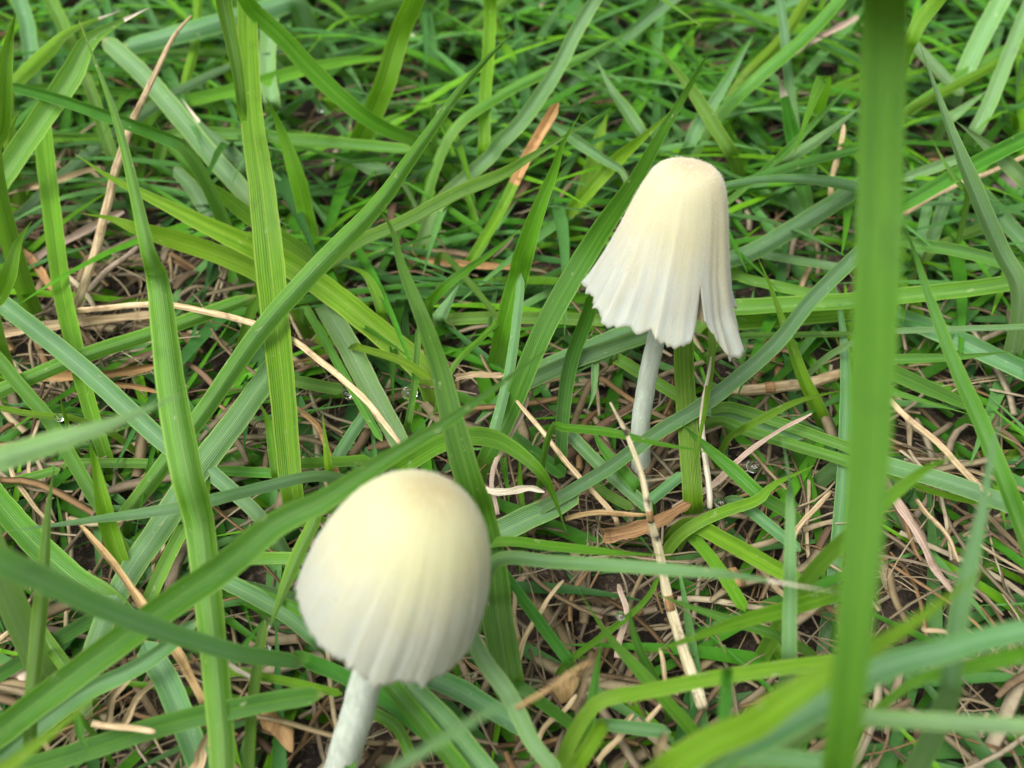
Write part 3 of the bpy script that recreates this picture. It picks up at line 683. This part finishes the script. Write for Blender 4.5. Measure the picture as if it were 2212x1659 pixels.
# dry stalks: colour | width px | heights | points | options | own label
STRAWS = """
tan|18/16/7|6 14 26 32|160 665,164 656,188 591,212 513,239 417,253 362,290 253,308 212,342 137,376 75,412 36||spotted tan dry stalk standing behind the glossy bridging blade
tan|11/12/12|10 14 20 18|150 672,290 660,379 662,564 704,629 731,694 776,752 824,796 868,846 936,868 968||curved bleached straw looping across the tall striped blade
tan|12/12/10|4 8 14|1331 1135,1316 1104,1251 1029,1183 950,1118 865||
pink|10/12/10|3 8 14|1072 1110,1062 1040,1094 957,1121 902,1142 855||
mottled|26/18/6|3 8 22 34|1515 1530,1509 1516,1481 1412,1457 1331,1432 1227,1412 1157,1394 1097,1381 1019,1353 933,1323 867||black mottled dry stalk leaning across the bell mushroom's stem
white|12/12/5|5 12 24|1533 1095,1531 1087,1523 1001,1519 916,1524 831,1533 768||thin white straw standing beside the blade under the torn flap
pink|16/14/6|4 8 12|1456 1101,1541 1046,1593 998,1674 936,1750 895|flat|
tan|26/26/22|5 8|1560 845,1620 844,1722 830,1825 807,1850 800||thick tan cane lying behind the very broad upright blade
tan|11/12/12|8 14|1925 862,1934 872,2047 984,2116 1046,2140 1068||straight tan cane lying over matted thatch right of the broad upright blade
pink|18/18/16|6 10|1925 1060,1938 1080,1987 1160,2029 1237,2055 1278|flat|
tan|10/10/8|5 8|1975 1078,1987 1087,2032 1143,2076 1212||
tan|14/14/12|4 7|-20 422,0 417,130 386,222 362|flat|
tan|20/20/18|4 7|-20 723,0 721,120 701,308 684,340 682|flat|
pink|18/18/16|3 5|65 567,75 560,205 485,270 458|flat|
brown|18/18/16|3 5|40 535,51 547,116 619,130 634|flat|
orange|20/22/20|3 5|90 818,96 817,220 806,335 793|flat|
orange|12/14/8|5 7|215 822,222 824,342 846|flat|
pink|12/12/9|4 7|180 632,188 625,280 547,300 530||
orange|16/16/14|3 4|905 563,919 564,1101 578,1130 581|flat|
tan|14/14/12|6 8|985 815,995 813,1063 810,1085 808|flat|
white|16/16/10|6 8|1040 1060,1080 1063,1134 1055,1180 1063|flat|
gold|20/20/12|5 10 14|440 1525,436 1516,412 1464,384 1405,307 1307,262 1248,227 1202,168 1124|flat|golden bent straw running under the scratched leaning blade
tan|8/8/6|4 8|-10 1400,0 1387,70 1296||
tan|16/16/12|4 7|225 1570,227 1562,251 1499,280 1456|flat|
tan|14/14/12|4 7|255 1575,258 1569,335 1467|flat|
tan|12/12/10|16 18|202 1562,270 1573,330 1580||
pink|20/20/16|4 6|-20 1587,0 1579,94 1544,110 1538|flat|
tan|26/26/22|4 7|415 1680,422 1659,454 1579|flat|
white|10/10/7|12 10|490 1429,496 1432,537 1460,562 1495||
tan|9/10/8|4 8|1122 1400,1119 1377,1110 1300,1104 1238||
tan|10/10/7|4 8|1115 1440,1118 1429,1150 1352,1178 1296,1222 1253||
gold|12/11/7|36 42|1120 1530,1129 1523,1202 1474,1287 1428||
tan|24/22/16|24 36|1428 1690,1429 1640,1428 1580|flat|
tan|10/10/8|14 16|1990 1357,1997 1359,2049 1370||
tan|9/10/8|12 16|1950 462,1958 458,2064 403,2212 338,2250 322||long pale straw crossing under the pale tapering blade
tan|12/12/9|4 12|1793 432,1794 424,1801 376,1811 325,1825 270||
pink|14/14/12|6 9|1690 124,1705 116,1767 82,1859 34|flat|
brown|30/32/20|6 10|1300 1155,1324 1153,1401 1136,1481 1097,1495 1088|flat|
tan|12/14/10|4 6|1570 1180,1640 1230,1700 1290,1740 1330|flat|
brown|12/12/10|3 5|640 880,690 930,720 1000,730 1040||
tan|10/10/8|3 5|20 1000,60 1080,120 1130||
gold|10/11/8|5 7|1220 1120,1300 1108,1400 1112||
tan|12/12/10|4 6|1700 1190,1740 1120,1800 1060||
tan|10/10/9|4 7|1400 1560,1440 1480,1420 1400||
pink|12/12/10|4 6|1330 1420,1350 1340,1340 1260||
tan|14/14/12|4 6|1290 1650,1330 1600,1370 1540|flat|
tan|10/10/8|3 6|1150 1620,1190 1560,1250 1500||
"""

# ------------------------------------------------------------------ builders for the traced pieces
LANDMARKS = [
 ('torn bell-capped mushroom', f_hem), ('domed mushroom', n_hem), ('very broad upright blade', at_z(1885, 800, .070)),
 ('tall straight striped blade', at_z(600, 760, .024)), ('scratched leaning blade', at_z(420, 1090, .038)),
 ('spotted tan stalk', at_z(230, 440, .020)), ('black mottled stalk', at_z(1450, 1310, .008)), ('curved bleached straw', at_z(720, 800, .018)),
 ('orange dying stem', at_z(1150, 320, .014)), ('straight tan cane', at_z(2040, 980, .012)), ('dark bark fragment', at_z(2165, 405, .004)),
 ('golden bent straw', at_z(300, 1300, .009)), ('thick tan cane', at_z(1650, 840, .006)), ('brown leaf flake', at_z(600, 1580, .006)),
 ('curled dewy sprout', at_z(940, 240, .022)), ('pale oval bud', at_z(889, 99, .006)),
]
LM_PX = [project(p) for _, p in LANDMARKS]
seen_labels = set()
def auto_label(C, wmm, word, noun):
    mid = C[len(C)//2]; px = project(mid)
    k = min(range(len(LANDMARKS)), key=lambda i: math.hypot(LM_PX[i][0]-px[0], LM_PX[i][1]-px[1]))
    nm, p = LANDMARKS[k]; dy = mid[1]-p[1]
    if math.hypot(LM_PX[k][0]-px[0], LM_PX[k][1]-px[1]) > 330: rel = 'some way behind' if dy > 0 else 'well in front of'
    else: rel = 'behind' if dy > .006 else 'in front of' if dy < -.006 else ('right of' if px[0] > LM_PX[k][0] else 'left of')
    L = np.linalg.norm(np.diff(C, axis=0), axis=1).sum(); rise = (C[:, 2].max()-C[:, 2].min())/L
    post = 'standing' if rise > .75 else 'leaning' if rise > .45 else 'slanting' if rise > .22 else 'lying'
    size = ('broad' if wmm > 3.6 else 'slender' if wmm < 1.5 else '') if noun == 'blade' else ('thick' if wmm > 1.4 else 'thin')
    ln = 'long' if L > .055 else 'short' if L < .022 else ''
    order = sorted(range(len(LANDMARKS)), key=lambda i: math.hypot(LM_PX[i][0]-project(C[-1])[0], LM_PX[i][1]-project(C[-1])[1]))
    second = LANDMARKS[[i for i in order if i != k][0]][0]
    lab = ' '.join(w for w in (ln, size, word, noun, post, rel, 'the', nm) if w)
    if lab in seen_labels: lab = ' '.join(w for w in (word, noun, rel.replace('in front of', 'before').replace('some way behind', 'beyond').replace('well in front of', 'far before'), 'the', nm, 'near the', second) if w)
    if lab in seen_labels: lab = ' '.join(w for w in (word, noun, post, rel.replace('in front of', 'before').replace('some way behind', 'beyond').replace('well before', 'far before'), 'the', nm, 'near the', second) if w)
    seen_labels.add(lab)
    return lab

def opts(s):
    d = {}
    for t in s.split():
        if '=' in t: k, v = t.split('='); d[k] = float(v)
        else: d[t] = True
    return d
def widths(ws, t, C):
    ws = [float(x) for x in ws.split('/')]
    w = np.interp(t, np.linspace(0, 1, len(ws)), ws)
    dep = np.dot(C-CAMP, CF)
    return w*dep/FPX
used = {}
BLADE_GROUP = 'green grass blades of the turf'; STRAW_GROUP = 'dry stalks in the turf'
blade_log = []
def make_blade(line, idx):
    typ, ws, zs, ptss, op, lab = line.split('|'); op = opts(op)
    P = place(parse(ptss), [float(z) for z in zs.split()])
    ext = 0
    if 'nr' not in op: P, ext = root_ext(P, 0)
    n = max(14, min(44, int(12 + 500*sum(np.linalg.norm(np.diff(np.array(P), axis=0), axis=1)))))
    par = np.r_[-np.linspace(.3, .1, 2)[:ext] if ext else [], np.linspace(0, 1, len(P)-ext)]
    C4 = catmull(np.c_[np.array(P), par], n); C = C4[:, :3]; t = np.clip(C4[:, 3], 0, 1)
    wd = widths(ws, t, C)
    rr = np.random.default_rng(idx)
    roll = R(op.get('roll', 8))*(1 + .6*np.sin(t*2.2+rr.uniform(0, 6)))
    hw = .5*wd/np.cos(np.clip(roll, -1, 1))
    if 'nt' not in op:
        tl = .6
        k = np.clip((1-t)/tl, 0, 1); hw = hw*np.maximum(np.sin(k*math.pi/2)**.9, .04)
    else:
        k = np.clip((1-t)/.05, 0, 1); hw = hw*np.maximum(k**.5, .12)
    fold = op.get('fold', .42)*rr.choice([1, 1, -1])*1.25
    origin = C[0]
    med = float(np.median(hw)*2000)
    cut = op.get('dry')
    if cut:
        k = int(n*cut)
        o = sheet(C[:k+1], hw[:k+1], roll[:k+1], fold, t[:k+1]*.9, 'grass_blade', MAT[typ], origin=origin, ruffle=.04, seed=idx)
        sheet(C[k:], hw[k:], roll[k:], fold, t[k:], 'withered_tip', SM['orange' if 'om' in op else 'white'], parent=o, origin=origin, ruffle=.05, seed=idx)
    else:
        o = sheet(C, hw, roll, fold, t, 'grass_blade', MAT[typ], origin=origin, ruffle=.04, seed=idx)
    label = lab.strip() or auto_label(C, med, TYPEWORD[typ], 'blade')
    tag(o, label, 'grass blade', BLADE_GROUP)
    blade_log.append((med, label))
    return o
def make_straw(line, idx):
    typ, ws, zs, ptss, op, lab = line.split('|')
    P = place(parse(ptss), [float(z) for z in zs.split()])
    n = max(12, min(44, int(10 + 450*sum(np.linalg.norm(np.diff(np.array(P), axis=0), axis=1)))))
    C = catmull(P, n); t = np.linspace(0, 1, n)
    rr = np.random.default_rng(900+idx); C = C + np.stack([np.sin(t*9+rr.uniform(0, 6))*.00025, np.zeros(n), np.sin(t*7+rr.uniform(0, 6))*.0002], 1)
    rad = .5*widths(ws, t, C)
    rad = rad*(.55+.45*np.clip((1-t)/.08, 0, 1))
    if 'flat' in op:
        o = sheet(C, rad*(1+.12*np.sin(t*23+idx)), .5*np.sin(t*3+idx), .7, t, 'dry_grass_leaf', SM[typ], origin=C[0], ruffle=.12, seed=idx)
        tag(o, lab.strip() or auto_label(C, float(np.median(rad)*2000), STRAWWORD[typ], 'leaf'), 'dry leaf', STRAW_GROUP); return o
    o = rod(C, rad, t, 'dry_grass_stalk', SM[typ], 15, .42, origin=C[0], seed=idx, lump=.09, groove=.13)
    if typ == 'mottled' or 'thick tan cane' in lab:
        for f in (.35, .62):
            k = int(n*f); a, b = max(0, k-1), min(n, k+2)
            Cn = catmull(C[a:b], 6); rod(Cn[1:5], np.interp(np.linspace(0,1,4), [0,.5,1], [1.0,1.12,1.0])*rad[k], np.linspace(0,1,4), 'node', SM['brown'], 9, .65, o, C[0], idx)
    tag(o, lab.strip() or auto_label(C, float(np.median(rad)*2000), STRAWWORD[typ], 'stalk'), 'dry stalk', STRAW_GROUP)
    return o
for i, l in enumerate(x for x in BLADES.strip().split('\n')): make_blade(l, i)
for i, l in enumerate(x for x in STRAWS.strip().split('\n')): make_straw(l, i)

# ------------------------------------------------------------------ more single blades, set in the turf between the traced ones
def density(px, py):
    """how green the turf is around a spot of the photograph (thatch shows where it is low)"""
    d = 1.0
    for (cx, cy, rx, ry, k) in ((170, 640, 260, 230, .9), (1330, 1400, 260, 260, .92), (1330, 980, 330, 160, .75), (2060, 1080, 220, 190, .8), (620, 950, 160, 130, .6),
                                (330, 1480, 220, 130, .6), (700, 1560, 200, 120, .7), (1640, 1150, 160, 120, .7), (150, 1400, 180, 150, .5)):
        d *= 1 - k*math.exp(-((px-cx)/rx)**2 - ((py-cy)/ry)**2)
    return d
STEMS = [(fb[0], fb[1], .005), (f_hem[0], f_hem[1], .004), (nb[0], nb[1], .005), (n_hem[0], n_hem[1], .006)]
def random_blade_path(r, zmax, lmin, lmax):
    for _ in range(200):
        y = r.uniform(.005, .44); x = r.uniform(-.07-.58*y, .07+.58*y)
        px, py = project((x, y, .004))
        if r.uniform() > density(px, py): continue
        a = r.uniform(0, 2*math.pi); L = r.uniform(lmin, lmax)*(1 + y*1.6); bend = r.normal(0, .2)
        far = min(1, max(0, (y-.115)/.08)); L *= 1+.3*far
        top = r.uniform(.25, 1)*zmax*(1+2.2*far); droop = r.uniform(.2, 1.0)
        t = np.linspace(0, 1, 6); ang = a + bend*t
        dx = np.cumsum(np.r_[0, np.cos(ang[1:])])*L/5; dy = np.cumsum(np.r_[0, np.sin(ang[1:])])*L/5
        z = top*np.sin(np.clip(t*(1+.5*droop), 0, 3)*1.35) - .0015*(1-t)
        P = np.stack([x+dx, y+dy, np.maximum(z, -.0015)], 1)
        if min(density(*project(P[3])), density(*project(P[5]))) < r.uniform(.0, .75): continue
        if any(np.min(np.hypot(P[:, 0]-sx, P[:, 1]-sy)) < rad for sx, sy, rad in STEMS): continue
        return P
    return None
r1 = np.random.default_rng(21)
NEXTRA = 95
kinds = ['g', 'b', 'v', 'p', 'd', 'g', 'b', 'y']
for i in range(NEXTRA):
    P = random_blade_path(r1, .014, .03, .06)
    n = 16; C = catmull(P, n); t = np.linspace(0, 1, n); typ = kinds[i % len(kinds)]
    hw = r1.uniform(.0009, .0015)*np.maximum(np.clip((1-t)/.45, 0, 1)**.75, .05)
    o = sheet(C, hw, np.full(n, r1.uniform(-.5, .5)), r1.uniform(.2, .5)*r1.choice([1, -1]), t, 'grass_blade', MAT[typ], NU=5, origin=C[0], ruffle=.04, seed=500+i)
    tag(o, auto_label(C, float(hw.max()*2000), TYPEWORD[typ], 'blade'), 'grass blade', BLADE_GROUP)

# ------------------------------------------------------------------ the uncountable rest: undergrowth and thatch
def strand_mesh(name, paths, wids, cols, mat, rodlike, label, cat):
    V = []; F = []; Cc = []; b0 = 0
    for P, w, c in zip(paths, wids, cols):
        n = len(P); T = unit(np.gradient(P, axis=0)); up = np.array([0, 0, 1.0])
        side = unit(np.cross(T, up+1e-3)); nn = np.cross(side, T)
        t = np.linspace(0, 1, n)
        if rodlike:
            K = 4; rr = w*(.55+.45*np.minimum(1, 4*(1-t)+.2))
            ring = [P + side*(math.cos(2*math.pi*k/K+.4)*rr)[:, None] + nn*(math.sin(2*math.pi*k/K+.4)*rr*.32)[:, None] for k in range(K)]
            V.append(np.stack(ring, 1).reshape(-1, 3))
            F += [(b0+i*K+k, b0+i*K+(k+1) % K, b0+(i+1)*K+(k+1) % K, b0+(i+1)*K+k) for i in range(n-1) for k in range(K)]
            m = n*K
        else:
            rr = w*np.maximum(np.clip((1-t)/.5, 0, 1)**.8, .05)
            ring = [P - side*rr[:, None] + nn*(rr*.55)[:, None], P, P + side*rr[:, None] + nn*(rr*.55)[:, None]]
            V.append(np.stack(ring, 1).reshape(-1, 3))
            F += [(b0+i*3+k, b0+i*3+k+1, b0+(i+1)*3+k+1, b0+(i+1)*3+k) for i in range(n-1) for k in range(2)]
            m = n*3
        Cc.append(np.tile(np.r_[c, 1.0], (m, 1))); b0 += m
    V = np.concatenate(V); Cc = np.concatenate(Cc)
    o = mesh_obj(name, V, F, mat)
    a = o.data.color_attributes.new('strand', 'FLOAT_COLOR', 'POINT'); a.data.foreach_set('color', Cc.astype(np.float32).ravel())
    tag(o, label, cat, None, 'stuff'); return o
r2 = np.random.default_rng(5)
paths = []; wd = []; cols = []
GREENS = [(.05,.19,.010),(.08,.26,.012),(.045,.15,.03),(.10,.24,.06),(.12,.31,.008),(.035,.13,.006),(.075,.21,.045)]
for i in range(3300):
    P = random_blade_path(r2, .0065, .02, .048)
    if P is None: continue
    paths.append(catmull(P, 9)); wd.append(r2.uniform(.0005, .0012)*(1+.35*min(1, max(0, (P[0][1]-.115)/.08)))); c = np.array(GREENS[r2.integers(len(GREENS))])*r2.uniform(.7, 1.45); cols.append(c)
strand_mesh('grass_undergrowth', paths, wd, cols, M_UNDER, False, 'dense low green grass filling the turf between the bigger blades', 'grass')
paths = []; wd = []; cols = []
TANS = [(.40,.30,.18),(.48,.38,.25),(.30,.21,.13),(.36,.28,.20),(.22,.14,.09),(.56,.47,.34),(.36,.22,.11),(.44,.35,.23)]
for i in range(15000):
    y = r2.uniform(.0, .42); x = r2.uniform(-.06-.55*y, .06+.55*y)
    if r2.uniform() > 1.25-density(*project((x, y, .003))) and r2.uniform() < .75: continue
    L = r2.uniform(.006, .026); a = r2.uniform(0, 6.28); t = np.linspace(0, 1, 7); ang = a + r2.normal(0, .45)*t + .15*np.sin(t*5+r2.uniform(0, 6))
    z0 = r2.uniform(-.001, .0055); z = z0 + r2.normal(0, .0018)*t + r2.uniform(0, .0015)*np.sin(3*t)
    P = np.stack([x+np.cumsum(np.cos(ang))*L/7, y+np.cumsum(np.sin(ang))*L/7, np.maximum(z, -.0015)], 1)
    paths.append(P); wd.append(r2.choice([.00012, .0002, .00035, .0006, .001], p=[.24, .30, .25, .15, .06])); cols.append(np.array(TANS[r2.integers(len(TANS))])*np.array([.86, .86, .78])*r2.uniform(.45, 1.1))
strand_mesh('thatch', paths, wd, cols, M_THATCH, True, 'matted tan and brown dead grass litter covering the soil', 'thatch')

# ------------------------------------------------------------------ small things
def droplet(px, py, z, rad, label):
    c = at_z(px, py, z/1000)
    bm = bmesh.new(); bmesh.ops.create_icosphere(bm, subdivisions=3, radius=rad)
    for v in bm.verts:
        v.co.z *= .85; v.co.x *= 1+.06*math.sin(v.co.y/rad*2)
    me = bpy.data.meshes.new('dewdrop'); bm.to_mesh(me); bm.free(); me.polygons.foreach_set('use_smooth', [True]*len(me.polygons)); me.materials.append(M_WATER)
    o = bpy.data.objects.new('dewdrop', me); COL.objects.link(o); o.location = c; tag(o, label, 'dewdrop', 'dewdrops on the grass'); return o
droplet(128, 902, 15, .0007, 'round dewdrop on a thin blade right of the spotted tan stalk foot')
droplet(569, 1405, 12, .0008, 'dewdrop clinging to the yellow blade tip left of the domed mushroom')
droplet(1627, 1008, 9, .0010, 'large dewdrop resting beside the pinkish dry stalk')
droplet(943, 236, 23, .0011, 'dewdrop held in the curled sprout tip')
droplet(1130, 330, 12, .0011, 'large dewdrop behind the orange dying stem')
droplet(690, 236, 10, .0008, 'small dewdrop behind the broad bright blade sloping from the striped blade')
droplet(750, 850, 8, .0009, 'dewdrop beside the curved bleached straw')
droplet(885, 850, 12, .0012, 'long dewdrop on a narrow blade above the domed mushroom')
droplet(1556, 1085, 6, .0008, 'dewdrop in the thatch by the striped blade foot')
droplet(1340, 1330, 12, .0006, 'tiny dewdrop on the thin stem over the matted thatch')

def flake(name, pts, z, label, cat, mat, thick=.0004, curl=.0012):
    P = [at_z(x, y, z/1000) for x, y in pts]; C = np.mean(P, axis=0); n = len(P)
    V = []
    for k, p in enumerate(P): V.append(C+(p-C)*(1+.22*math.sin(k*3.7+len(P))) + np.array([0, 0, 1.6*curl*math.sin(k*2.1)]))
    for k, p in enumerate(P): V.append(C+(p-C)*.5 + np.array([0, 0, curl*.8*math.cos(k*1.7)+curl*.6]))
    V.append(C+np.array([0, 0, curl]))
    F = [(k, (k+1) % n, n+(k+1) % n, n+k) for k in range(n)] + [(n+k, n+(k+1) % n, 2*n) for k in range(n)]
    V = np.array(V); uv = (V[:, :2]-C[:2])/.02+.5
    o = mesh_obj(name, V, F, mat, None, uv, V[:, :2]-C[:2], origin=C); m = o.modifiers.new('thickness', 'SOLIDIFY'); m.thickness = thick
    s = o.modifiers.new('smooth', 'SUBSURF'); s.levels = s.render_levels = 1
    tag(o, label, cat); return o
flake('leaf_flake', [(563,1545),(585,1535),(612,1552),(634,1580),(646,1605),(634,1622),(606,1612),(585,1590),(570,1570)], 6, 'brown curled leaf flake lying beside the domed mushroom stem', 'leaf flake', SM['orange'])
flake('bark_fragment', [(2108,388),(2140,372),(2190,368),(2250,380),(2270,420),(2230,446),(2180,436),(2135,420)], 5, 'dark grey bark fragment under the long pale straw', 'bark', SM['bark'], .001)
flake('leaf_flake', [(1555,1240),(1585,1225),(1612,1250),(1608,1275),(1580,1282),(1560,1268)], 5, 'rusty curled leaf flake under the slim straight blade', 'leaf flake', SM['orange'])
flake('leaf_flake', [(1180,1490),(1225,1470),(1250,1440),(1262,1470),(1240,1510),(1205,1530)], 5, 'tan leaf flake in the matted thatch behind a dark keeled blade', 'leaf flake', SM['gold'])
flake('leaf_flake', [(0,1440),(50,1425),(110,1440),(100,1470),(50,1485),(0,1480)], 5, 'pinkish flaking leaf litter beside the narrow upright blade', 'leaf flake', SM['pink'])
# pale bud among the far blades
c = at_z(889, 99, .006); bm = bmesh.new(); bmesh.ops.create_icosphere(bm, subdivisions=3, radius=.0022)
for v in bm.verts: v.co.z *= 1.35; v.co.x *= .85 + .1*math.sin(v.co.z*900); v.co.y *= .85
me = bpy.data.meshes.new('bud'); bm.to_mesh(me); bm.free(); me.polygons.foreach_set('use_smooth', [True]*len(me.polygons)); me.materials.append(plain_mat('bud_skin', (.62,.66,.40)))
o = bpy.data.objects.new('bud', me); COL.objects.link(o); o.location = c; tag(o, 'small pale oval bud half hidden among the far blades', 'bud')
